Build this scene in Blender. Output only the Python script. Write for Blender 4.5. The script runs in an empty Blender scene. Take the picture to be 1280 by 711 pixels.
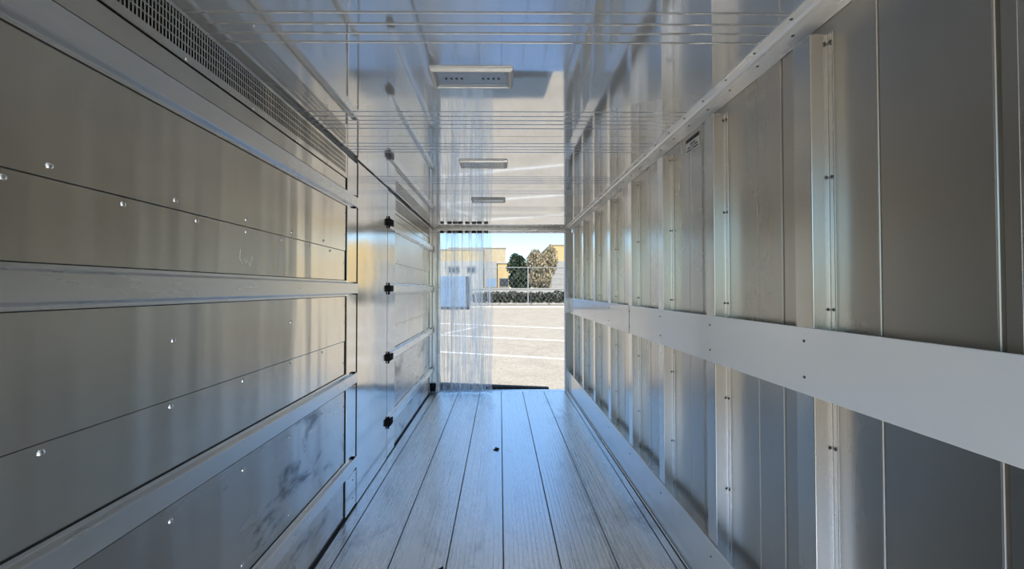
import bpy, math, random
from mathutils import Vector, Euler

# ------------------------------------------------------------------ camera, sky, sun, exposure
SC = bpy.context.scene
COL = SC.collection
EYE = 1.617                      # eye height above the trailer floor
F = 480.0                        # focal length in pixels of the 1280 wide frame
cam_d = bpy.data.cameras.new('camera')
cam_d.sensor_width = 36.0
cam_d.lens = F / 1280 * 36.0
cam_d.shift_x = 12.0 / 1280
cam_d.shift_y = -2.0 / 1280
cam_d.clip_start = 0.02
cam_d.clip_end = 500
cam = bpy.data.objects.new('camera', cam_d)
COL.objects.link(cam)
cam.location = (0, 0, EYE)
cam.rotation_euler = (math.radians(90 + 0.92), 0, math.radians(-0.35))
SC.camera = cam

SC.view_settings.view_transform = 'Standard'
SC.view_settings.look = 'None'
SC.view_settings.gamma = 1.0
SC.view_settings.use_curve_mapping = False
SC.view_settings.exposure = 1.24

SUN_EL, SUN_AZ = math.radians(52), math.radians(4)   # azimuth: to the right of straight behind
world = bpy.data.worlds.new('sky')
SC.world = world
world.use_nodes = True
wn = world.node_tree
wn.nodes.clear()
sky = wn.nodes.new('ShaderNodeTexSky')
sky.sky_type = 'NISHITA'
sky.sun_disc = False
sky.sun_elevation = SUN_EL
sky.sun_rotation = math.pi - SUN_AZ
sky.altitude = 100
sky.air_density = 1.0
sky.dust_density = 0.15
sky.ozone_density = 1.6
bg = wn.nodes.new('ShaderNodeBackground')
bg.inputs['Strength'].default_value = 0.11
wo = wn.nodes.new('ShaderNodeOutputWorld')
tint = wn.nodes.new('ShaderNodeMix')
tint.data_type = 'RGBA'
tint.blend_type = 'MULTIPLY'
tint.inputs[0].default_value = 1.0
tint.inputs[7].default_value = (.80, .95, 1.04, 1)
wn.links.new(sky.outputs[0], tint.inputs[6])
wn.links.new(tint.outputs[2], bg.inputs[0])
wn.links.new(bg.outputs[0], wo.inputs[0])

sun_d = bpy.data.lights.new('sun', 'SUN')
sun_d.energy = 2.75
sun_d.angle = math.radians(0.55)
sun_d.color = (1.0, 0.92, 0.78)
sun = bpy.data.objects.new('sun', sun_d)
COL.objects.link(sun)
_s = Vector((math.sin(SUN_AZ) * math.cos(SUN_EL), -math.cos(SUN_AZ) * math.cos(SUN_EL), math.sin(SUN_EL)))
sun.location = (6, -20, 20)
sun.rotation_euler = _s.to_track_quat('Z', 'Y').to_euler()

cy = SC.cycles
cy.max_bounces = 20
cy.diffuse_bounces = 8
cy.glossy_bounces = 12
cy.transmission_bounces = 12
cy.transparent_max_bounces = 40
cy.sample_clamp_indirect = 6.0
cy.blur_glossy = 0.6
cy.caustics_reflective = True
cy.caustics_refractive = False
cy.use_denoising = True

random.seed(7)

# ------------------------------------------------------------------ helpers
ORG = {}


class B:
    """collects geometry in world coordinates"""
    def __init__(s):
        s.v, s.f, s.sm = [], [], []

    def add(s, vs, fs, smooth=False):
        o = len(s.v)
        s.v += [tuple(map(float, q)) for q in vs]
        for q in fs:
            s.f.append(tuple(o + i for i in q))
            s.sm.append(smooth)
        return s

    def box(s, x0, x1, y0, y1, z0, z1):
        if x0 > x1: x0, x1 = x1, x0
        if y0 > y1: y0, y1 = y1, y0
        if z0 > z1: z0, z1 = z1, z0
        return s.add([(x0, y0, z0), (x1, y0, z0), (x1, y1, z0), (x0, y1, z0), (x0, y0, z1), (x1, y0, z1), (x1, y1, z1), (x0, y1, z1)],
                     [(0, 3, 2, 1), (4, 5, 6, 7), (0, 1, 5, 4), (1, 2, 6, 5), (2, 3, 7, 6), (3, 0, 4, 7)])

    def prism(s, prof, a0, a1, axis):
        """closed 2-D profile swept along an axis: 'y' prof=(x,z); 'z' prof=(x,y); 'x' prof=(y,z)"""
        n = len(prof)
        def p(q, a):
            return {'y': (q[0], a, q[1]), 'z': (q[0], q[1], a), 'x': (a, q[0], q[1])}[axis]
        vs = [p(q, a0) for q in prof] + [p(q, a1) for q in prof]
        area = sum(prof[i][0] * prof[(i + 1) % n][1] - prof[(i + 1) % n][0] * prof[i][1] for i in range(n))
        flip = (area > 0) != (axis in ('x', 'z'))
        fs = []
        for i in range(n):
            j = (i + 1) % n
            q = (i, j, n + j, n + i)
            fs.append(q[::-1] if flip else q)
        e0, e1 = tuple(range(n))[::-1], tuple(range(n, 2 * n))
        fs += [e0[::-1], e1[::-1]] if flip else [e0, e1]
        return s.add(vs, fs)

    def tube(s, p0, p1, r0, r1=None, n=8):
        r1 = r0 if r1 is None else r1
        p0, p1 = Vector(p0), Vector(p1)
        d = (p1 - p0).normalized()
        u = d.orthogonal().normalized()
        w = d.cross(u)
        vs = []
        for p, r in ((p0, r0), (p1, r1)):
            for i in range(n):
                a = 2 * math.pi * i / n
                vs.append(p + (u * math.cos(a) + w * math.sin(a)) * r)
        fs = [(i, (i + 1) % n, n + (i + 1) % n, n + i) for i in range(n)]
        s.add(vs, fs, True)
        return s.add(vs, [tuple(range(n))[::-1], tuple(range(n, 2 * n))])

    def build(s, name, mat, parent=None, bevel=0, solid=0):
        xs, ys, zs = zip(*s.v)
        o = Vector(((min(xs) + max(xs)) / 2, (min(ys) + max(ys)) / 2, min(zs)))
        me = bpy.data.meshes.new(name)
        me.from_pydata([(x - o.x, y - o.y, z - o.z) for x, y, z in s.v], [], s.f)
        me.polygons.foreach_set('use_smooth', s.sm)
        me.materials.append(mat)
        me.update()
        ob = bpy.data.objects.new(name, me)
        COL.objects.link(ob)
        if parent is not None:
            ob.parent = parent
            ob.location = o - ORG[parent.name]
        else:
            ob.location = o
        ORG[ob.name] = o
        if bevel:
            m = ob.modifiers.new('bevel', 'BEVEL')
            m.width = bevel
            m.segments = 2
            m.limit_method = 'ANGLE'
            m.angle_limit = math.radians(40)
        if solid:
            m = ob.modifiers.new('thickness', 'SOLIDIFY')
            m.thickness = solid
            m.offset = 0
        return ob


def empty(name, loc):
    o = bpy.data.objects.new(name, None)
    o.empty_display_size = 0.05
    COL.objects.link(o)
    o.location = loc
    ORG[o.name] = Vector(loc)
    return o


def tag(o, label, cat, group=None):
    o['label'] = label
    o['category'] = cat
    if group:
        o['group'] = group
    return o


def struct(o, label=None):
    o['kind'] = 'structure'
    if label:
        o['label'] = label
    return o


def place(mesh, name, parent, loc, rot=(0, 0, 0), scale=1.0):
    """a copy of shared mesh data at a world position"""
    ob = bpy.data.objects.new(name, mesh)
    COL.objects.link(ob)
    ob.parent = parent
    ob.location = Vector(loc) - ORG[parent.name]
    ob.rotation_euler = rot
    ob.scale = (scale,) * 3
    return ob


# ------------------------------------------------------------------ materials
def new_mat(name):
    m = bpy.data.materials.new(name)
    m.use_nodes = True
    nt = m.node_tree
    return m, nt, nt.nodes['Principled BSDF']


def noise(nt, scale, detail=4, stretch=(1, 1, 1), rough=0.55, dist=0.0, seed=0.0):
    tc = nt.nodes.new('ShaderNodeTexCoord')
    geo = nt.nodes.new('ShaderNodeNewGeometry')
    mp = nt.nodes.new('ShaderNodeMapping')
    mp.inputs['Scale'].default_value = stretch
    mp.inputs['Location'].default_value = (seed, seed * 1.7, seed * 0.6)
    nt.links.new(geo.outputs['Position'], mp.inputs[0])
    n = nt.nodes.new('ShaderNodeTexNoise')
    n.inputs['Scale'].default_value = scale
    n.inputs['Detail'].default_value = detail
    n.inputs['Roughness'].default_value = rough
    n.inputs['Distortion'].default_value = dist
    nt.links.new(mp.outputs[0], n.inputs[0])
    nt.nodes.remove(tc)
    return n.outputs[0]


def ramp(nt, src, stops):
    r = nt.nodes.new('ShaderNodeValToRGB')
    el = r.color_ramp.elements
    while len(el) < len(stops):
        el.new(0.5)
    for e, (p, c) in zip(el, stops):
        e.position = p
        e.color = tuple(c) + (1,) if not isinstance(c, (int, float)) else (c, c, c, 1)
    nt.links.new(src, r.inputs[0])
    return r.outputs[0]


def mixc(nt, fac, a, b, mode='MIX'):
    m = nt.nodes.new('ShaderNodeMix')
    m.data_type = 'RGBA'
    m.blend_type = mode
    for sock, val in ((m.inputs[0], fac), (m.inputs[6], a), (m.inputs[7], b)):
        if hasattr(val, 'is_linked'):
            nt.links.new(val, sock)
        else:
            sock.default_value = val if isinstance(val, (int, float)) else tuple(val) + (1,)
    return m.outputs[2]


def bump(nt, p, src, strength, dist):
    b = nt.nodes.new('ShaderNodeBump')
    b.inputs['Strength'].default_value = strength
    b.inputs['Distance'].default_value = dist
    nt.links.new(src, b.inputs['Height'])
    nt.links.new(b.outputs[0], p.inputs['Normal'])
    return b


def metal(name, c0, c1, rough0, rough1, stretch=(1, 1, 1), scale=6, metallic=1.0, wave=0.0, wave_scale=2.0, fine=0.0, aniso=0.0, tangent='Z', fine_stretch=(1, 1, 1), stain=None, rot=.25, wave_stretch=(1, 1, 1)):
    m, nt, p = new_mat(name)
    n = noise(nt, scale, 5, stretch)
    col = ramp(nt, n, [(0.3, c0), (0.7, c1)])
    if stain:
        sc, st, lo, hi, sc_col, seed = stain
        k = noise(nt, sc, 6, st, 0.62, 0.4, seed)
        col = mixc(nt, ramp(nt, k, [(lo, 0.0), (hi, 0.85)]), col, sc_col)
    nt.links.new(col, p.inputs['Base Color'])
    p.inputs['Metallic'].default_value = metallic
    nt.links.new(ramp(nt, n, [(0.25, rough0), (0.75, rough1)]), p.inputs['Roughness'])
    if aniso:
        p.inputs['Anisotropic'].default_value = aniso
        t = nt.nodes.new('ShaderNodeTangent')
        t.direction_type = 'RADIAL'
        t.axis = tangent
        nt.links.new(t.outputs[0], p.inputs['Tangent'])
        p.inputs['Anisotropic Rotation'].default_value = rot
    if wave or fine:
        last = None
        if wave:
            w = noise(nt, wave_scale, 2, wave_stretch)
            last = bump(nt, p, w, wave, 0.02)
        if fine:
            f = noise(nt, 40, 3, fine_stretch)
            b2 = bump(nt, p, f, fine, 0.002)
            if last:
                nt.links.new(last.outputs[0], b2.inputs['Normal'])
    return m


def plain(name, c, rough=0.6, metallic=0.0, var=0.12, scale=8, bump_s=0.0, spec=0.5):
    m, nt, p = new_mat(name)
    n = noise(nt, scale, 4)
    a = tuple(x * (1 - var) for x in c)
    b = tuple(min(1, x * (1 + var)) for x in c)
    nt.links.new(ramp(nt, n, [(0.3, a), (0.7, b)]), p.inputs['Base Color'])
    p.inputs['Roughness'].default_value = rough
    p.inputs['Metallic'].default_value = metallic
    p.inputs['Specular IOR Level'].default_value = spec
    if bump_s:
        bump(nt, p, n, bump_s, 0.02)
    return m


M = {}
M['panel'] = metal('brushed_aluminium_panel', (.70, .66, .585), (.80, .755, .675), .21, .27, (1, .25, 1), 3, wave=.75, wave_scale=1.6, wave_stretch=(1, 2.0, .16), aniso=.8, tangent='Z')
M['panel_scuffed'] = metal('scuffed_aluminium_panel', (.55, .54, .52), (.66, .645, .62), .22, .30, (1, .25, 1), 3, wave=.6, wave_scale=1.6, wave_stretch=(1, 2.0, .16), aniso=.75,
                           stain=(2.6, (1, 1.0, 2.2), .56, .68, (.13, .135, .14), 3.1))
M['rail'] = metal('extruded_aluminium_rail', (.78, .775, .76), (.87, .865, .85), .24, .34, (1, .2, 1), 8, wave=.03, fine=.04, fine_stretch=(1, .05, 1))
M['pillar'] = metal('polished_aluminium_pillar', (.66, .64, .61), (.76, .74, .71), .10, .17, (1, 1, .3), 3, wave=.22, wave_scale=2.2)
M['skin'] = metal('stainless_wall_skin', (.47, .445, .41), (.55, .525, .485), .24, .33, (1, 1, .2), 3, wave=.06, wave_scale=1.8, aniso=.3)
M['stud'] = metal('galvanised_wall_stud', (.57, .55, .52), (.69, .67, .635), .20, .30, (1, 1, .15), 5, wave=.03)
M['trim'] = metal('bright_trim_extrusion', (.84, .83, .80), (.90, .89, .86), .22, .32, (1, .2, 1), 6, metallic=.35)
M['rivet'] = metal('rivet_metal', (.70, .70, .69), (.80, .80, .79), .18, .25)
M['black_rivet'] = plain('dark_rivet', (.05, .05, .05), .5)
M['subfloor'] = plain('subfloor_grey', (.16, .16, .16), .8)
M['gap'] = plain('dark_joint', (.02, .02, .02), .8)
M['black_rubber'] = plain('black_rubber', (.012, .012, .013), .75, spec=.15)
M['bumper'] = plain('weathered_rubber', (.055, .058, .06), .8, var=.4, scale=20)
M['shell'] = plain('trailer_shell_white', (.72, .73, .74), .5, var=.04)
M['jamb'] = metal('door_frame_aluminium', (.50, .49, .475), (.60, .59, .57), .25, .35, (1, 1, .2), 4)
M['leaf_debris'] = plain('dry_leaf', (.035, .03, .022), .8)
M['sticker_black'] = plain('sticker_black', (.012, .012, .012), .5)
M['sticker_white'] = plain('sticker_white', (.74, .74, .73), .4, var=.03)
M['sticker_grey'] = plain('sticker_print', (.12, .12, .12), .5)


def painted(name, c, rough, wave, wave_scale, stretch=(1, 1, 1), ior=1.5, coat=0.0, metallic=0.0):
    m, nt, p = new_mat(name)
    n = noise(nt, 3, 4)
    nt.links.new(ramp(nt, n, [(0.3, tuple(x * .96 for x in c)), (0.7, c)]), p.inputs['Base Color'])
    p.inputs['Roughness'].default_value = rough
    p.inputs['IOR'].default_value = ior
    p.inputs['Metallic'].default_value = metallic
    p.inputs['Coat Weight'].default_value = coat
    p.inputs['Coat Roughness'].default_value = 0.03
    w = noise(nt, wave_scale, 2, stretch)
    bump(nt, p, w, wave, 0.02)
    return m


M['rub'] = painted('pale_painted_rub_rail', (.84, .85, .86), .18, .10, 2.4, (1, 1, 2), 1.5, .5, .1)
M['kick'] = painted('pale_kick_plate', (.72, .73, .74), .25, .06, 3, (1, 1, 1), 1.5, .3, .45)
M['ceiling'] = painted('glossy_white_ceiling', (.74, .76, .775), .05, .04, 2.2, (1, 1, 1), 1.8, 1.0, .63)
M['lamp_frame'] = painted('lamp_frame_plastic', (.40, .41, .42), .3, .02, 4)
M['lamp_inner'] = metal('lamp_reflector', (.46, .47, .48), (.58, .59, .60), .25, .35, metallic=.5)
M['led'] = plain('dark_led_chip', (.02, .02, .02), .4)


def floor_mat():
    m, nt, p = new_mat('ribbed_aluminium_floor')
    n1 = noise(nt, 30, 4, (2.2, .008, 1))
    n2 = noise(nt, 5, 5, (1, .35, 1), .6, .3, 2.0)
    n3 = noise(nt, 2.2, 6, (1, .6, 1), .66, .6, 7.0)
    c = ramp(nt, n1, [(0.30, (.86, .875, .89)), (0.70, (.96, .97, .98))])
    c = mixc(nt, ramp(nt, n2, [(.55, 0.0), (.75, .35)]), c, (.42, .43, .45))
    c = mixc(nt, ramp(nt, n3, [(.60, 0.0), (.72, .4)]), c, (.34, .345, .35))
    nt.links.new(c, p.inputs['Base Color'])
    p.inputs['Metallic'].default_value = .92
    nt.links.new(ramp(nt, n1, [(.2, .23), (.8, .33)]), p.inputs['Roughness'])
    b = bump(nt, p, n1, .07, .004)
    return m


M['floor'] = floor_mat()


def front_only(nt, src):
    g = nt.nodes.new('ShaderNodeNewGeometry')
    inv = nt.nodes.new('ShaderNodeMath')
    inv.operation = 'SUBTRACT'
    inv.inputs[0].default_value = 1.0
    nt.links.new(g.outputs['Backfacing'], inv.inputs[1])
    mu = nt.nodes.new('ShaderNodeMath')
    mu.operation = 'MULTIPLY'
    nt.links.new(src, mu.inputs[0])
    nt.links.new(inv.outputs[0], mu.inputs[1])
    return mu.outputs[0]


def pvc_mat():
    m, nt, p = new_mat('clear_pvc')
    nt.nodes.remove(p)
    out = nt.nodes['Material Output']
    tr = nt.nodes.new('ShaderNodeBsdfTransparent')
    tr.inputs[0].default_value = (.965, .98, .99, 1)
    df = nt.nodes.new('ShaderNodeBsdfTranslucent')
    df.inputs[0].default_value = (.95, .96, .97, 1)
    gl = nt.nodes.new('ShaderNodeBsdfGlossy')
    gl.inputs['Roughness'].default_value = .06
    gl.inputs['Color'].default_value = (.95, .97, 1, 1)
    n = noise(nt, 5, 3, (6, 6, .5))
    mx = nt.nodes.new('ShaderNodeMixShader')
    nt.links.new(ramp(nt, n, [(.38, .05), (.70, .40)]), mx.inputs[0])
    nt.links.new(tr.outputs[0], mx.inputs[1])
    nt.links.new(df.outputs[0], mx.inputs[2])
    fr = nt.nodes.new('ShaderNodeFresnel')
    fr.inputs[0].default_value = 1.42
    mx2 = nt.nodes.new('ShaderNodeMixShader')
    nt.links.new(front_only(nt, fr.outputs[0]), mx2.inputs[0])
    nt.links.new(mx.outputs[0], mx2.inputs[1])
    nt.links.new(gl.outputs[0], mx2.inputs[2])
    nt.links.new(mx2.outputs[0], out.inputs[0])
    return m


M['pvc'] = pvc_mat()


def lens_mat():
    m, nt, p = new_mat('clear_lamp_lens')
    nt.nodes.remove(p)
    out = nt.nodes['Material Output']
    tr = nt.nodes.new('ShaderNodeBsdfTransparent')
    tr.inputs[0].default_value = (.93, .95, .97, 1)
    gl = nt.nodes.new('ShaderNodeBsdfGlossy')
    gl.inputs['Roughness'].default_value = .03
    fr = nt.nodes.new('ShaderNodeFresnel')
    fr.inputs[0].default_value = 1.45
    mx = nt.nodes.new('ShaderNodeMixShader')
    nt.links.new(front_only(nt, fr.outputs[0]), mx.inputs[0])
    nt.links.new(tr.outputs[0], mx.inputs[1])
    nt.links.new(gl.outputs[0], mx.inputs[2])
    nt.links.new(mx.outputs[0], out.inputs[0])
    return m


M['lens'] = lens_mat()


def asphalt_mat():
    m, nt, p = new_mat('worn_asphalt')
    n1 = noise(nt, 1.1, 8, (1, 1, 1), .62, .5)
    n2 = noise(nt, 14, 6)
    c = ramp(nt, n1, [(.28, (.31, .265, .20)), (.55, (.425, .37, .285)), (.75, (.485, .425, .335))])
    c = mixc(nt, .5, c, ramp(nt, n2, [(.35, (.29, .255, .20)), (.65, (.58, .51, .41))]))
    v = nt.nodes.new('ShaderNodeTexVoronoi')
    v.feature = 'DISTANCE_TO_EDGE'
    v.inputs['Scale'].default_value = .55
    geo = nt.nodes.new('ShaderNodeNewGeometry')
    nt.links.new(geo.outputs['Position'], v.inputs['Vector'])
    c = mixc(nt, ramp(nt, v.outputs['Distance'], [(0.0, .35), (.015, 0.0)]), c, (.25, .22, .18))
    nt.links.new(c, p.inputs['Base Color'])
    p.inputs['Roughness'].default_value = .9
    bump(nt, p, n2, .4, .02)
    return m


M['asphalt'] = asphalt_mat()
M['paint_line'] = plain('worn_white_paint', (.80, .79, .76), .8, var=.15, scale=4)
M['kerb'] = plain('concrete_kerb', (.55, .51, .44), .9)
M['fence_steel'] = plain('galvanised_fence', (.36, .365, .37), .6, .2)
M['stucco'] = plain('tan_stucco', (.52, .39, .19), .9, var=.08, scale=1.5)
M['stucco2'] = plain('beige_stucco', (.46, .38, .25), .9, var=.08, scale=1.5)
M['siding'] = plain('grey_siding', (.31, .305, .29), .8, var=.06, scale=1.2)
M['white_wall'] = plain('white_render_wall', (.43, .415, .38), .9, var=.05, scale=1.2)
M['blue_wall'] = plain('blue_painted_steel', (.17, .27, .42), .5, var=.12, scale=2)
M['dark_window'] = plain('dark_opening', (.035, .04, .045), .3)
M['leaf_dark'] = plain('evergreen_leaves', (.035, .055, .028), .7, var=.5, scale=3)
M['leaf_dry'] = plain('dry_tan_leaves', (.33, .27, .17), .8, var=.45, scale=4)
M['leaf_hedge'] = plain('dark_hedge_leaves', (.03, .038, .022), .7, var=.5, scale=4)
M['bark'] = plain('pale_bark', (.30, .26, .21), .9, var=.3, scale=6)

# shared small hardware meshes
def dome_mesh(name, r, h, mat, axis):
    vs, fs = [], []
    n, k = 10, 3
    for j in range(k):
        a = math.pi / 2 * j / k
        for i in range(n):
            t = 2 * math.pi * i / n
            vs.append((math.cos(a) * r * math.cos(t), math.cos(a) * r * math.sin(t), h * math.sin(a)))
    vs.append((0, 0, h))
    for j in range(k - 1):
        for i in range(n):
            fs.append((j * n + i, j * n + (i + 1) % n, (j + 1) * n + (i + 1) % n, (j + 1) * n + i))
    top = len(vs) - 1
    for i in range(n):
        fs.append(((k - 1) * n + i, (k - 1) * n + (i + 1) % n, top))
    rot = {'+x': lambda v: (v[2], v[1], -v[0]), '-x': lambda v: (-v[2], v[1], v[0]), '-z': lambda v: (v[0], -v[1], -v[2]), '-y': lambda v: (v[0], -v[2], v[1])}[axis]
    me = bpy.data.meshes.new(name)
    me.from_pydata([rot(v) for v in vs], [], fs)
    me.polygons.foreach_set('use_smooth', [True] * len(fs))
    me.materials.append(mat)
    return me


RIV_L = dome_mesh('rivet_left', .0085, .006, M['rivet'], '+x')
RIV_LS = dome_mesh('rivet_left_small', .005, .004, M['black_rivet'], '+x')
RIV_R = dome_mesh('rivet_right', .006, .005, M['rivet'], '-x')
RIV_RD = dome_mesh('rivet_right_dark', .0055, .004, M['black_rivet'], '-x')
RIV_Y = dome_mesh('rivet_web', .0055, .004, M['black_rivet'], '-y')
RIV_T = dome_mesh('rivet_trim', .006, .004, M['black_rivet'], '-z')

# ------------------------------------------------------------------ the trailer shell
DY = 6.16        # doorway plane
BY = -0.75       # front end behind the camera: unseen opening, placed to let daylight in
CZ = 2.592       # ceiling
XR = 1.170       # right skin
XS = 1.102        # inner face of the studs
XP = -1.092      # left panels

# floor: subfloor with planks as pieces
fl = struct(B().box(-1.11, 1.17, BY, DY + .06, -.16, -.012).build('floor', M['subfloor']), 'ribbed aluminium plank floor of the trailer')
seams = [-1.088, -.985, -.65, -.315, .02, .355, .69, 1.025, 1.088]
for a, b in zip(seams[:-1], seams[1:]):
    g = .0035
    w = b - a - 2 * g
    # shallow ribs run along each plank
    prof = [(a + g, -.012)]
    nr = max(2, int(w / .028))
    for i in range(nr):
        x0 = a + g + w * i / nr
        x1 = a + g + w * (i + 1) / nr
        q = (x1 - x0) * .16
        prof += [(x0 + q * .2, -.0006), (x0 + q, 0), (x1 - q, 0), (x1 - q * .2, -.0006)]
    prof += [(b - g, -.012)]
    B().prism(prof, BY, DY - .09, 'y').build('floor_plank', M['floor'], fl)
thr = B().box(-1.09, 1.09, DY - .085, DY + .06, -.012, .001).build('threshold_plate', M['floor'], fl, bevel=.002)

# ceiling panels with pressed ribs
ce = struct(B().box(-1.26, 1.26, BY, DY + .1, CZ + .012, CZ + .13).build('ceiling', M['shell']), 'glossy white ribbed trailer ceiling')
joints = [1.22 * k for k in range(-1, 5)]
edges = [BY] + [j for j in joints if j > BY + .2] + [DY + .02]
for a, b in zip(edges[:-1], edges[1:]):
    ribs = []
    for j in joints:
        for d in (-.34, -.283, -.23, -.178, -.12, .12, .178, .23, .283):
            y = j + d
            if a + .03 < y < b - .03:
                ribs.append(y)
    prof = [(a + .002, CZ)]
    for y in sorted(ribs):
        prof += [(y - .007, CZ), (y - .0035, CZ - .0012), (y, CZ - .0018), (y + .0035, CZ - .0012), (y + .007, CZ)]
    prof += [(b - .002, CZ), (b - .002, CZ + .011), (a + .002, CZ + .011)]
    B().prism(prof, -1.112, XR + .004, 'x').build('ceiling_panel', M['ceiling'], ce)

# right wall: skin planks between the studs
wr = struct(B().box(XR + .008, XR + .09, BY, DY + .1, -.16, CZ + .012).build('wall_right', M['shell']), 'right trailer wall of grey metal sheets')
S = .6215
stud_y = [1.346 + S * k for k in range(-3, 8)]
cuts = [BY]
for y in stud_y:
    if abs(y - .7245) < .01:
        cuts += [.884, 1.167]
    else:
        cuts += [y + .227, y + .382]
cuts = sorted(c for c in cuts if c < DY - .1) + [DY + .1]
for i, (a, b) in enumerate(zip(cuts[:-1], cuts[1:])):
    off = .0025 if i % 2 else 0
    B().prism([(XR + .008, a), (XR - off, a + .004), (XR - off - .0018, a + .006), (XR - off - .0018, a + .008), (XR - off, a + .011),
               (XR - off, b - .003), (XR + .008, b - .002)], .0, CZ + .01, 'z').build('wall_panel', M['skin'], wr)

# right wall studs
ordn = {0: 'nearest', 1: 'second', 2: 'third', 3: 'fourth', 4: 'fifth', 5: 'sixth', 6: 'seventh', 7: 'eighth'}
vis = [y for y in stud_y if y > 1.0]
for y in stud_y:
    e = empty('wall_stud', (1.147, y + .04, 0.0))
    sx = XR - .0045
    prof = [(XR + .001, y - .022), (sx - .002, y - .022), (sx - .002, y - .001), (XS, y), (XS, y + .08), (sx - .002, y + .081), (sx - .002, y + .102), (XR + .001, y + .102)]
    B().prism(prof, .0, 2.525, 'z').build('channel', M['stud'], e, bevel=.0025)
    for z in (.60, 1.06, 1.545, 2.012, 2.49):
        place(RIV_RD, 'rivet', e, (sx - .002, y - .012, z))
        place(RIV_Y, 'rivet', e, (sx - .012, y - .0008, z))
    if y in vis:
        k = vis.index(y)
        lab = ('nearest upright metal stud on the right wall, widest in view' if k == 0 else
               'last upright metal stud on the right wall, next to the doorway' if k == len(vis) - 1 else
               '%s upright metal stud on the right wall counting from the camera' % ordn[k])
    else:
        lab = 'upright metal stud on the right wall just %s the viewer' % ('beside' if y > .5 else 'left behind' if y > -.1 else 'well behind')
    tag(e, lab, 'wall stud', 'studs along the right wall')

# rub rail and kick plate on the right
rr = struct(B().box(XS - .006, XS, BY, DY - .10, 1.239, 1.479).build('trim_1', M['rub'], bevel=.002), 'wide pale rub rail along the right wall')
for y in stud_y:
    for z in (1.30, 1.43):
        place(RIV_RD, 'rivet', rr, (XS - .006, y + .035, z))
seam = B().box(XS - .0072, XS - .006, 3.258, 3.262, 1.239, 1.479).build('rail_joint', M['gap'], rr)
kp = struct(B().prism([(1.094, -.012), (1.094, .30), (1.096, .304), (1.101, .304), (1.101, -.012)], BY, DY - .02, 'y')
            .build('baseboard_right', M['kick']), 'pale metal kick plate along the foot of the right wall')
for y in stud_y:
    place(RIV_RD, 'rivet', kp, (1.094, y + .04, .23))
B().prism([(1.083, -.012), (1.083, .008), (1.086, .012), (1.090, .010), (1.090, -.012)], BY, DY - .09, 'y').build('floor_bead', M['trim'], kp)

B().box(1.1015, XR, BY, DY - .02, -.012, .272).build('bounce_ledge', M['stud'], kp)  # hidden ledge added to bounce light onto the dark foot of the bays

B().box(1.0755, 1.0825, BY, DY - .09, -.012, .0015).build('floor_groove', M['gap'], kp)

# crown trim at the right edge of the ceiling
tr = struct(B().prism([(1.030, CZ + .001), (1.030, CZ - .006), (1.058, CZ - .010), (1.066, CZ - .017), (1.076, CZ - .017), (1.084, CZ - .013), (1.150, CZ - .017),
                       (1.168, CZ - .019), (1.168, CZ + .001)], BY, DY, 'y').build('trim_2', M['trim'], bevel=.002), 'bright metal corner trim between ceiling and right wall')
yy = .35
while yy < DY:
    for x, z in ((1.044, CZ - .008), (1.110, CZ - .0146)):
        place(RIV_T, 'rivet', tr, (x, yy + (x - 1.04) * 1.2, z))
    yy += .2

# ------------------------------------------------------------------ left wall
wl = struct(B().box(-1.26, XP - .022, BY, DY + .1, -.16, CZ + .012).build('wall_left', M['shell']), 'left trailer wall of grey aluminium panels')


def sheet(y0, y1, z0, z1, x, mat, name='wall_panel'):
    return B().box(XP - .021, x, y0, y1, z0, z1).build(name, mat, wl, bevel=.0012)


N0, N1 = BY + .02, 2.712       # near section
F0, F1 = 3.965, 5.90            # far section
for y0, y1 in ((N0, N1), (F0, F1)):
    sheet(y0, y1, .0, .333, XP, M['panel_scuffed'])
    sheet(y0, y1, .337, .955, XP + .0015, M['panel_scuffed'])
    sheet(y0, y1, .96, 1.249, XP, M['panel'])
    sheet(y0, y1, 1.252, 1.62, XP + .0025, M['panel'])
    sheet(y0, y1, 1.622, 1.883, XP, M['panel'])
    sheet(y0, y1, 1.886, 2.262, XP + .0025, M['panel'])
    sheet(y0, y1, 2.266, 2.398, XP + .001, M['panel'])
# rivets in the near section
def riv_row(y0, dy, y1, z, x, mesh=RIV_L, s=1.0):
    y = y0
    while y < y1:
        place(mesh, 'rivet', wl, (x, y, z), scale=s)
        y += dy
riv_row(.21, .36, N1, 1.915, XP + .0025)
riv_row(.305, .27, N1, 1.863, XP)
riv_row(.206, .36, N1, 1.228, XP)
riv_row(.57, .72, N1, 1.446, XP + .0025)
riv_row(.57, .36, N1, .85, XP + .0015)
riv_row(.57, .36, N1, .45, XP + .0015)
riv_row(4.1, .30, F1, 1.915, XP + .0025, RIV_LS)
riv_row(4.0, .22, F1, 1.863, XP, RIV_LS)
riv_row(4.1, .30, F1, 1.228, XP, RIV_LS)
for z in (2.15, 2.0, 1.80, 1.5, 1.38, 1.1, .8, .6, .5):
    place(RIV_LS, 'rivet', wl, (XP + .002, N1 - .018, z), scale=.8)

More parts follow.
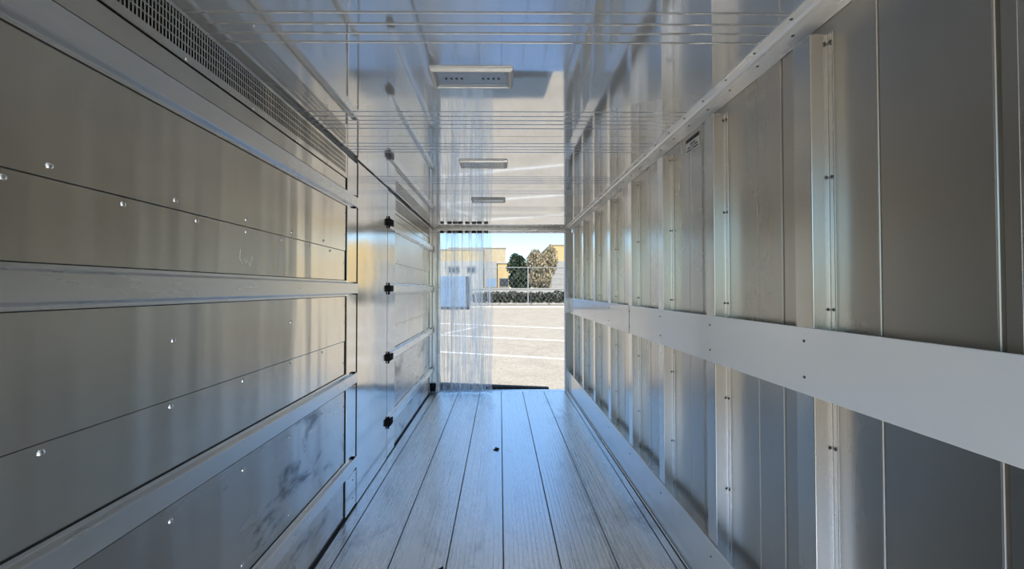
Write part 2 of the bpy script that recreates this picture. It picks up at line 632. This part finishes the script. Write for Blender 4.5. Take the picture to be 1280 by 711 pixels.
# pillar between the two sections, and posts
B().box(-1.113, -1.082, 2.722, 2.905, .0, CZ - .03).build('post', M['pillar'], wl, bevel=.002)
B().box(-1.113, -1.078, 2.912, 3.675, .0, CZ - .01).build('pillar_panel', M['pillar'], wl, bevel=.002)
B().box(-1.113, -1.081, 3.688, 3.955, .0, CZ - .02).build('post', M['pillar'], wl, bevel=.002)
B().box(-1.113, -1.081, 5.912, 6.10, .0, CZ - .02).build('post', M['pillar'], wl, bevel=.002)
for y in (2.9085, 3.6815):
    B().box(-1.113, -1.0785, y - .0035, y + .0035, .0, CZ - .03).build('joint_seal', M['gap'], wl)
for y in (2.717, 3.960, 5.906):
    B().box(-1.113, -1.087, y - .003, y + .003, .0, CZ - .03).build('joint_seal', M['gap'], wl)
B().box(-1.110, -1.076, BY, DY - .1, -.012, .006).build('floor_seal', M['gap'], wl)
kpl = B().box(-1.082, -1.078, 2.735, 2.90, .02, .27).build('foot_plate', M['pillar'], wl, bevel=.001)
for y, z in ((2.84, .09), (2.84, .22)):
    place(RIV_LS, 'rivet', wl, (-1.078, y, z))
sc = B()
for q in ([(1.62, 1.785), (1.615, 1.745), (1.635, 1.725)], [(1.66, 1.74), (1.685, 1.72), (1.70, 1.765)], [(1.645, 1.745), (1.655, 1.725)]):
    for (ya, za), (yb, zb) in zip(q[:-1], q[1:]):
        sc.tube((XP + .0002, ya, za), (XP + .0002, yb, zb), .0016, n=5)
sc.build('scratch_mark', M['sticker_white'], wl)

# cargo rails
RZ = [.34, .961, 1.622, 2.262]
RN = ['lowest', 'second lowest', 'middle, eye-level', 'topmost']
RN2 = ['lowest', 'second lowest', 'second highest', 'topmost']


def rail(y0, y1, z, label, group, clips):
    e = empty('cargo_rail', (-1.075, (y0 + y1) / 2, z - .055))
    bx = XP + .0027
    h, g = .035, .055
    prof = [(bx, z - g), (bx + .003, z - g), (bx + .003, z - h - .009), (-1.066, z - h - .003), (-1.060, z - h), (-1.060, z + h), (-1.066, z + h + .003),
            (bx + .003, z + h + .009), (bx + .003, z + g), (bx, z + g)]
    B().prism(prof, y0, y1, 'y').build('channel', M['rail'], e, bevel=.0012)
    for s in (-1, 1):
        B().box(bx, bx + .002, y0, y1, z + s * (g + .0015) - .0015, z + s * (g + .0015) + .0015).build('seal_edge', M['gap'], e)
    for yc in clips:
        c = B().box(-1.082, -1.046, yc - .065, yc + .045, z - .030, z + .030).build('end_clip', M['black_rubber'], e, bevel=.003)
        B().box(-1.076, -1.062, yc - .05, yc - .03, z - .056, z + .056).build('clip_pin', M['black_rubber'], c)
    for yc in (y1 - .03,):
        for s in (-1, 1):
            B().box(-1.081, -1.066, yc - .03, yc + .01, z + s * .040 - .006, z + s * .040 + .006).build('end_bracket', M['black_rubber'], e)
    tag(e, label, 'rail', group)


for z, n, n2 in zip(RZ, RN, RN2):
    rail(N0, 2.875, z, '%s long aluminium rail on the near left wall panels' % n, 'rails on the near left wall', ())
    rail(3.74, 6.07, z, '%s short aluminium rail with black clip on the far left wall section' % n2, 'rails on the far left wall', (3.74,))


# ventilation grilles under the ceiling
def grille(y0, y1, label, pitch):
    x = XP + .009
    z0, z1 = 2.402, 2.566
    e = empty('vent_grille', (x, (y0 + y1) / 2, z0))
    f = B()
    f.box(x - .008, x, y0, y1, z0, z0 + .030).box(x - .008, x, y0, y1, z1 - .014, z1)
    f.box(x - .008, x, y0, y0 + .02, z0 + .030, z1 - .014).box(x - .008, x, y1 - .02, y1, z0 + .030, z1 - .014)
    f.build('frame', M['panel'], e)
    b = B().box(x - .028, x - .026, y0, y1, z0, z1).build('dark_backing', M['gap'], e)
    rows = 4
    zz0, zz1 = z0 + .030, z1 - .014
    for i in range(1, rows):
        z = zz0 + (zz1 - zz0) * i / rows
        B().box(x - .006, x - .0005, y0 + .02, y1 - .02, z - .0022, z + .0022).build('slat', M['panel'], e)
    v = B()
    y = y0 + .02 + pitch
    while y < y1 - .02:
        v.box(x - .006, x - .001, y - pitch * .20, y + pitch * .20, zz0, zz1)
        y += pitch
    vo = v.build('grille_bars', M['panel'], e)
    vo['kind'] = 'stuff'
    y = y0 + .25
    while y < y1:
        place(RIV_LS if y0 > 3 else RIV_L, 'screw', e, (x, y, z0 + .008), scale=.7)
        y += .36
    tag(e, label, 'vent', 'vent grilles under the ceiling on the left')


grille(N0, N1, 'long dark slotted vent grille at the top of the near left wall', .0125)
grille(F0, F1, 'short slotted vent grille at the top of the far left wall section', .0125)

# front wall behind the camera
FZ = 2.54  # top of the added front opening, sized for daylight fill
fw = struct(B().box(-1.26, 1.26, BY - .06, BY, FZ, CZ + .13).build('wall_front', M['shell']), 'white front wall above the unseen front opening added for daylight')

# ------------------------------------------------------------------ doorway frame
hd = struct(B().box(-1.10, 1.15, DY, DY + .10, 2.525, CZ + .012).build('trim_3', M['jamb'], bevel=.004), 'metal header above the open doorway')
B().box(-1.08, 1.10, DY - .03, DY, 2.556, 2.575).build('drip_strip', M['trim'], hd, bevel=.003)
B().box(-1.08, 1.10, DY - .012, DY, 2.530, 2.545).build('drip_strip', M['rail'], hd, bevel=.003)
jl = struct(B().box(-1.09, -1.000, DY - .02, DY + .1, 0, 2.525).build('trim_4', M['jamb'], bevel=.004), 'left metal jamb of the open doorway')
B().box(-1.000, -.965, DY + .02, DY + .09, 0, 2.525).build('stop_strip', M['rail'], jl, bevel=.003)
B().box(-1.088, -1.02, DY - .06, DY - .02, 0, .12).build('corner_foot', M['black_rubber'], jl, bevel=.004)
jr = struct(B().box(1.060, 1.17, DY - .01, DY + .1, 0, 2.525).build('trim_5', M['jamb'], bevel=.004), 'right metal jamb of the open doorway')
B().box(1.046, 1.060, DY - .015, DY + .1, 0, 2.525).build('edge_strip', M['shell'], jr, bevel=.003)
B().box(1.07, 1.115, DY - .06, DY - .012, 1.50, 1.95).build('lock_bracket', M['shell'], jr, bevel=.005)
B().box(1.045, 1.125, DY - .10, DY - .05, 1.24, 1.50).build('rail_end_plate', M['rub'], jr, bevel=.005)

# ------------------------------------------------------------------ strip curtain
cu = empty('strip_curtain', (-.55, 6.06, 0))
tag(cu, 'clear plastic strip curtain pushed to the left of the doorway', 'strip curtain')
B().box(-1.0, 1.04, 6.075, 6.10, 2.540, 2.556).build('mounting_bar', M['rail'], cu, bevel=.003)
rnd = random.Random(3)
ns = 8
for i in range(ns):
    xc = -.905 + .096 * i + rnd.uniform(-.015, .015)
    wid = rnd.uniform(.13, .19)
    ph = rnd.uniform(0, 6.28)
    wav = rnd.uniform(4.0, 9.0)
    sharp = rnd.uniform(.6, 1.4)
    bow = rnd.uniform(-.02, .02)
    b = B()
    nu, nv = 20, 26
    vs, fs = [], []
    for j in range(nv + 1):
        t = j / nv
        z = 2.535 - t * 2.522
        for k in range(nu + 1):
            u = k / nu - .5
            amp = (.014 + .020 * t) * sharp
            x = xc + u * wid * (1 + .10 * math.sin(3 * t + ph)) + .014 * math.sin(4 * t + ph) + bow * math.sin(math.pi * t)
            s_ = math.sin(u * wav + ph + .9 * math.sin(2.2 * t + ph))
            y = 6.045 - .012 * (i % 3) + amp * math.copysign(abs(s_) ** .8, s_) + .008 * math.sin(6 * t + ph * 2)
            if t > .92:
                q = (t - .92) / .08
                y -= q * q * .09 * (.4 + .6 * math.sin(u * 6 + ph))
                x += q * q * u * .06
            vs.append((x, y, z))
    for j in range(nv):
        for k in range(nu):
            a = j * (nu + 1) + k
            fs.append((a, a + 1, a + nu + 2, a + nu + 1))
    b.add(vs, fs, True)
    b.build('strip', M['pvc'], cu, solid=.002)
    w = rnd.uniform(.055, .085)
    B().box(xc - w / 2, xc + w / 2, 6.03, 6.072, 2.500, 2.538).build('hanger_clip', M['black_rubber'], cu, bevel=.006)

# ------------------------------------------------------------------ ceiling lamps
lamp_lab = ['nearest rectangular lamp on the ceiling', 'middle rectangular lamp of the three on the ceiling', 'farthest small-looking rectangular lamp on the ceiling near the doorway']
for i, y in enumerate((1.672, 2.892, 4.112)):
    x, hw, hl = -.128, .187, .082
    zt, zb = CZ, CZ - .016
    e = empty('ceiling_lamp', (x, y + hl, zb))
    fr = B()
    def ring(r):
        return [(x - hw + r[0], y + r[0], r[1]), (x + hw - r[0], y + r[0], r[1]), (x + hw - r[0], y + 2 * hl - r[0], r[1]), (x - hw + r[0], y + 2 * hl - r[0], r[1])]
    rings = [(0, zt), (.001, zt - .004), (.010, zb), (.015, zb), (.018, zb + .004), (.032, zt - .003)]
    vs, fs = [], []
    for r in rings:
        vs += ring(r)
    for q in range(len(rings) - 1):
        for k in range(4):
            fs.append((q * 4 + k, q * 4 + (k + 1) % 4, q * 4 + 4 + (k + 1) % 4, q * 4 + 4 + k))
    fr.add(vs, [f[::-1] for f in fs])
    fr.build('frame', M['lamp_frame'], e, bevel=.002)
    B().box(x - hw + .03, x + hw - .03, y + .03, y + 2 * hl - .03, zt - .004, zt - .001).build('reflector', M['lamp_inner'], e)
    for cx in (-.085, .085):
        bd = B().box(x + cx - .055, x + cx + .055, y + .05, y + 2 * hl - .05, zt - .006, zt - .004).build('led_board', M['lamp_inner'], e)
        for q in range(4):
            B().box(x + cx - .04 + q * .024, x + cx - .03 + q * .024, y + hl - .006, y + hl + .006, zt - .008, zt - .006).build('led', M['led'], bd)
    B().box(x - hw + .020, x + hw - .020, y + .020, y + 2 * hl - .020, zb + .003, zb + .0045).build('lens', M['lens'], e)
    tag(e, lamp_lab[i], 'lamp', 'rectangular ceiling lamps')

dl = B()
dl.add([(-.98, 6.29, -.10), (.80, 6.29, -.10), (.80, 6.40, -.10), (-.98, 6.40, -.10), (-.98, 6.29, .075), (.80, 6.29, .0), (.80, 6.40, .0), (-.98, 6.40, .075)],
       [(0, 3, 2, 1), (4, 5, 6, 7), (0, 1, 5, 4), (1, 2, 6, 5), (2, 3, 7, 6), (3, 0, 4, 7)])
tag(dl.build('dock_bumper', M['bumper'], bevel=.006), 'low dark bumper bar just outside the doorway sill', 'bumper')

# ------------------------------------------------------------------ small things
st = empty('warning_sticker', (XR - .004, 2.3000, 2.4560))
tag(st, 'small white sticker with black top band high on the right wall', 'sticker')
B().box(XR - .005, XR - .0035, 2.2250, 2.3860, 2.4560, 2.5440).build('sheet', M['sticker_white'], st)
B().box(XR - .0062, XR - .005, 2.2260, 2.3850, 2.5210, 2.5430).build('top_band', M['sticker_black'], st)
rnd = random.Random(5)
for z, segs in ((2.5030, ((2.2700, 2.3350),)), (2.4860, ((2.2450, 2.2850), (2.2950, 2.3180), (2.3300, 2.3650))), (2.4690, ((2.2360, 2.2920), (2.3000, 2.3100), (2.3180, 2.3780)))):
    for a, c in segs:
        B().box(XR - .0058, XR - .005, a, c, z - .005, z + .005).build('print_line', M['sticker_grey'], st)


def debris(x, y, r, label, seed):
    q = random.Random(seed)
    b = B()
    n = 9
    vs = [(x, y, .012)]
    for i in range(n):
        a = 2 * math.pi * i / n
        k = r * q.uniform(.45, 1.1)
        vs.append((x + k * math.cos(a) * 1.2, y + k * math.sin(a) * 1.3, q.uniform(.001, .014)))
    low = [(p[0], p[1], .0005) for p in vs]
    fs = [(0, i + 1, (i + 1) % n + 1) for i in range(n)]
    fs += [(n + 1 + i + 1, i + 1, (i + 1) % n + 1)[::-1] for i in range(n)]
    b.add(vs + low, fs)
    tag(b.build('leaf_scrap', M['leaf_debris']), label, 'debris', 'dark scraps on the floor')


debris(-.035, 3.90, .032, 'small dark leaf scrap lying mid floor beside the centre seam', 1)
debris(-.335, 2.23, .022, 'tiny dark scrap on the floor at the bottom edge of the photo', 2)

# ------------------------------------------------------------------ outside
G0, GS = -1.15, .04
def gz(y):
    return G0 + GS * (y - 6.16)
def gp(px, py):
    """pixel -> point on the sloping lot"""
    k = (py - 361) / F
    y = (EYE - G0 + GS * 6.16) / (k + GS)
    return ((px - 625) / F * y, y)
def wx(px, y):
    return (px - 625) / F * y
def wz(py, y):
    return EYE - (py - 361) / F * y

gr = B()
gr.add([(-160, -120, gz(6.16)), (160, -120, gz(6.16)), (160, 6.16, gz(6.16)), (-160, 6.16, gz(6.16)), (160, 60, gz(60)), (-160, 60, gz(60)), (160, 300, gz(60)), (-160, 300, gz(60))],
       [(0, 1, 2, 3), (3, 2, 4, 5), (5, 4, 6, 7)])
struct(gr.build('ground', M['asphalt']), 'sunlit worn asphalt parking lot')


def lot_line(p, q, w, label):
    (x0, y0), (x1, y1) = gp(*p), gp(*q)
    # extend beyond the doorway on both sides
    dx, dy = x1 - x0, y1 - y0
    L = math.hypot(dx, dy)
    nx, ny = -dy / L * w / 2, dx / L * w / 2
    b = B()
    pts = [(x0 + nx, y0 + ny), (x0 - nx, y0 - ny), (x1 - nx, y1 - ny), (x1 + nx, y1 + ny)]
    vs = [(x, y, gz(y) + .012) for x, y in pts] + [(x, y, gz(y) - .004) for x, y in pts]
    b.add(vs, [(0, 1, 2, 3), (7, 6, 5, 4), (0, 4, 5, 1), (1, 5, 6, 2), (2, 6, 7, 3), (3, 7, 4, 0)])
    tag(b.build('parking_line', M['paint_line']), label, 'painted line', 'painted lines on the parking lot')


lot_line((480, 401), (800, 414), .16, 'farthest white painted line across the parking lot')
lot_line((480, 415), (800, 430), .14, 'middle white painted line across the parking lot')
lot_line((480, 435), (800, 454), .12, 'nearest white painted line across the parking lot')
lot_line((556, 416.5), (596, 408.5), .14, 'slanting white painted line seen through the strip curtain')

KY = gp(660, 384)[1]
struct(B().box(-60, 60, KY - .1, KY + .5, gz(KY) - .2, gz(KY) + .16).build('kerb', M['kerb'], bevel=.03), 'pale concrete kerb at the far edge of the lot')
# fence
FY = KY + .25
fe = empty('chain_link_fence', (0, FY, gz(FY)))
tag(fe, 'tall galvanised chain link fence at the far edge of the lot', 'fence')
zt = wz(334, FY)
pitch = wx(660, FY) - wx(612, FY)
x0 = wx(660, FY)
for k in range(-6, 7):
    x = x0 + k * pitch
    B().tube((x, FY, gz(FY)), (x, FY, zt + .1), .045).build('post', M['fence_steel'], fe)
B().tube((x0 - 6 * pitch, FY, zt), (x0 + 6 * pitch, FY, zt), .028).build('top_rail', M['fence_steel'], fe)
B().tube((x0 - 6 * pitch, FY, gz(FY) + .35), (x0 + 6 * pitch, FY, gz(FY) + .35), .025).build('bottom_rail', M['fence_steel'], fe)
b = B()
h = zt - gz(FY) - .3
for k in range(-50, 60):
    x = k * .42
    for s in (-1, 1):
        b.tube((x, FY + .01, gz(FY) + .3), (x + s * h * .8, FY + .01, zt), .005, n=3)
vo = b.build('wire_mesh', M['fence_steel'], fe)
vo['kind'] = 'stuff'
# low white wall behind the hedges
LY = FY + 4
struct(B().box(-50, 50, LY, LY + .3, gz(LY) - .6, wz(360.3, LY)).box(-50, 50, LY - .06, LY + .36, wz(361.2, LY), wz(359.8, LY)).build('wall_garden', M['white_wall']), 'low white wall behind the hedge')


def leaves(b, c, r, n, size, rnd, flat=1.0, shell=.55):
    for _ in range(n):
        while True:
            p = Vector((rnd.uniform(-1, 1), rnd.uniform(-1, 1), rnd.uniform(-1, 1)))
            if shell < p.length <= 1:
                break
        p = Vector((c[0] + p.x * r[0], c[1] + p.y * r[1], c[2] + p.z * r[2]))
        q = Euler((rnd.uniform(0, 6.3), rnd.uniform(0, 6.3), rnd.uniform(0, 6.3))).to_matrix()
        s = size * rnd.uniform(.6, 1.3)
        vs = [p + q @ Vector(v) for v in ((-s, 0, 0), (0, -s * .5, 0), (s, 0, s * .2), (0, s * .5, 0))]
        b.add(vs, [(0, 1, 2, 3)])


def tree(name, y, px0, px1, ptop, pbase, mat, label, seed, n=900, size=.16, crown_low=None):
    rnd = random.Random(seed)
    xa, xb = wx(px0, y), wx(px1, y)
    zt_, zb_ = wz(ptop, y), gz(min(y, 60))
    cx = (xa + xb) / 2
    e = empty(name, (cx, y, zb_))
    zc = wz(crown_low, y) if crown_low else zb_ + .8
    t = B()
    t.tube((cx, y, zb_ - .2), (cx, y, zc + (zt_ - zc) * .5), .2, .08)
    for k in range(5):
        a = k * 1.3 + seed
        t.tube((cx, y, zc + (zt_ - zc) * .15 * k * .5), (cx + (xb - xa) * .38 * math.cos(a), y + .8 * math.sin(a), zc + (zt_ - zc) * (.4 + .1 * k)), .08, .03, 6)
    t.build('trunk', M['bark'], e)
    b = B()
    R = (xb - xa) / 2
    H = (zt_ - zc) / 2
    for k in range(12):
        ox, oy, oz = rnd.uniform(-.68, .68) * R, rnd.uniform(-.5, .5) * R, rnd.uniform(-.5, .68) * H
        leaves(b, (cx + ox, y + oy, zc + H + oz), (R * .42, R * .42, H * .36), n // 9, size, rnd)
    leaves(b, (cx, y, zc + H * .6), (R * .8, R * .7, H * .65), n // 2, size * 1.2, rnd, shell=.0)
    c = b.build('crown', mat, e)
    c['kind'] = 'stuff'
    tag(e, label, 'tree', 'trees beyond the fence')


TY = FY + 11
tree('evergreen_tree', TY, 632, 666, 317, 362, M['leaf_dark'], 'dark evergreen tree behind the fence, left of the fence post', 11, 2600, .19, 364)
tree('dry_leaf_tree', TY - 4.6, 658, 694, 308, 362, M['leaf_dry'], 'tan dry-leaved tree behind the fence, right of the fence post', 12, 2600, .16, 364)
tree('dry_leaf_tree', TY + 4, 678, 698, 304, 362, M['leaf_dry'], 'taller tan tree touching the right-hand building', 13, 900, .15, 345)


def hedge(px0, px1, ptop, label, seed):
    rnd = random.Random(seed)
    y = FY + 1.6
    xa, xb = wx(px0, y), wx(px1, y)
    z0, z1 = gz(y), wz(ptop, y)
    e = empty('hedge', ((xa + xb) / 2, y, z0))
    w = xb - xa
    k = max(3, int(w / .8))
    for i in range(3):
        sx = xa + w * (i + .5) / 3
        B().tube((sx, y, z0 - .1), (sx + .1, y, z0 + .7), .06, .04, 6).build('stem', M['bark'], e)
    b = B()
    for i in range(k):
        cx = xa + w * (i + .5) / k
        top = z1 - rnd.uniform(0, .18)
        b_c = ((cx), y + rnd.uniform(-.1, .1), (z0 + .2 + top) / 2)
        leaves(b, b_c, (w / k * .85, .7, (top - z0 - .2) / 2), 420, .12, rnd, shell=.3)
    c = b.build('foliage', M['leaf_hedge'], e)
    c['kind'] = 'stuff'
    tag(e, label, 'hedge', 'hedges behind the fence')


hedge(500, 578, 363, 'dark hedge seen through the left half of the strip curtain', 21)
hedge(592, 780, 362.5, 'long dark hedge running along behind the fence', 22)


# buildings beyond
def bld(name, label, loc_y, px, depth, blocks, cat='building', wins=()):
    e = empty(name, (wx((px[0] + px[1]) / 2, loc_y), loc_y, gz(60)))
    for (n, a, c, top, low, dy, mat) in blocks:
        y = loc_y + dy
        z0 = wz(low, y) if low else gz(60) - .5
        w = B().box(wx(a, y), wx(c, y), y, y + depth, z0, wz(top, y)).build(n, M[mat], e)
        if n == 'wall':
            B().box(wx(a, y) - .1, wx(c, y) + .1, y - .12, y + depth, wz(top, y), wz(top, y) + .18).build('coping', M['white_wall'], w)
    for (a, c, top, low, dy, mat) in wins:
        y = loc_y + dy
        f = B().box(wx(a, y), wx(c, y), y - .08, y + .02, wz(low, y), wz(top, y)).build('opening', M['siding'], e)
        m = .12
        B().box(wx(a, y) + m, wx(c, y) - m, y - .1, y - .07, wz(low, y) + m, wz(top, y) - m).build('pane', M[mat], f)
    tag(e, label, cat)
    return e


BYD = 62
bld('flat_roof_building', 'tan stepped building left of the evergreen tree', BYD, (600, 637), 14,
    [('wall', 560, 632, 310, None, 6, 'stucco2'), ('wall', 622, 637, 329, None, -4, 'stucco'), ('side_block', 606, 621, 327, None, -5, 'siding')],
    wins=((623.5, 636, 347, 359, -4, 'dark_window'), (606.5, 620.5, 347, 359, -5, 'blue_wall')))
rb = bld('sided_building', 'tan and grey sided building at the right jamb', BYD, (686, 760), 14,
    [('wall', 689, 1200, 306, 326, 1, 'stucco'), ('siding_wall', 685.5, 760, 326, None, 0, 'siding'), ('wing', 760, 1500, 300, None, -1, 'stucco')])
for py in (334, 341, 347, 354):
    B().box(wx(685.5, BYD), wx(760, BYD), BYD - .06, BYD, wz(py + .4, BYD), wz(py - .4, BYD)).build('siding_board', M['white_wall'], rb)
bld('flat_roof_building', 'long white and tan building seen through the strip curtain', BYD + 2, (500, 604), 14,
    [('wall', 60, 604, 312, 326, 1, 'stucco'), ('front_wall', 60, 604, 326, None, 0, 'white_wall')],
    wins=((560, 575, 332, 341, 0, 'dark_window'), (583, 596, 332, 341, 0, 'dark_window')))
# blue container at the lot edge, behind the curtain
cy_ = FY - 2.2
ct = empty('shipping_container', (wx(570, cy_), cy_, gz(cy_)))
tag(ct, 'blue shipping container parked at the fence, seen through the curtain', 'container')
xa, xb = wx(520, cy_), wx(586, cy_)
B().box(xa, xb, cy_, cy_ + 1.9, gz(cy_) + .1, wz(345, cy_)).build('body', M['blue_wall'], ct)
k = xa
while k < xb - .1:
    B().box(k, k + .11, cy_ - .04, cy_, gz(cy_) + .25, wz(345, cy_) - .12).build('rib', M['blue_wall'], ct)
    k += .24
B().box(xb - .25, xb, cy_ - .05, cy_, gz(cy_), wz(345, cy_)).build('corner_post', M['dark_window'], ct)
B().box(xa, xb, cy_ - .05, cy_ + .05, gz(cy_), gz(cy_) + .22).build('bottom_beam', M['dark_window'], ct)
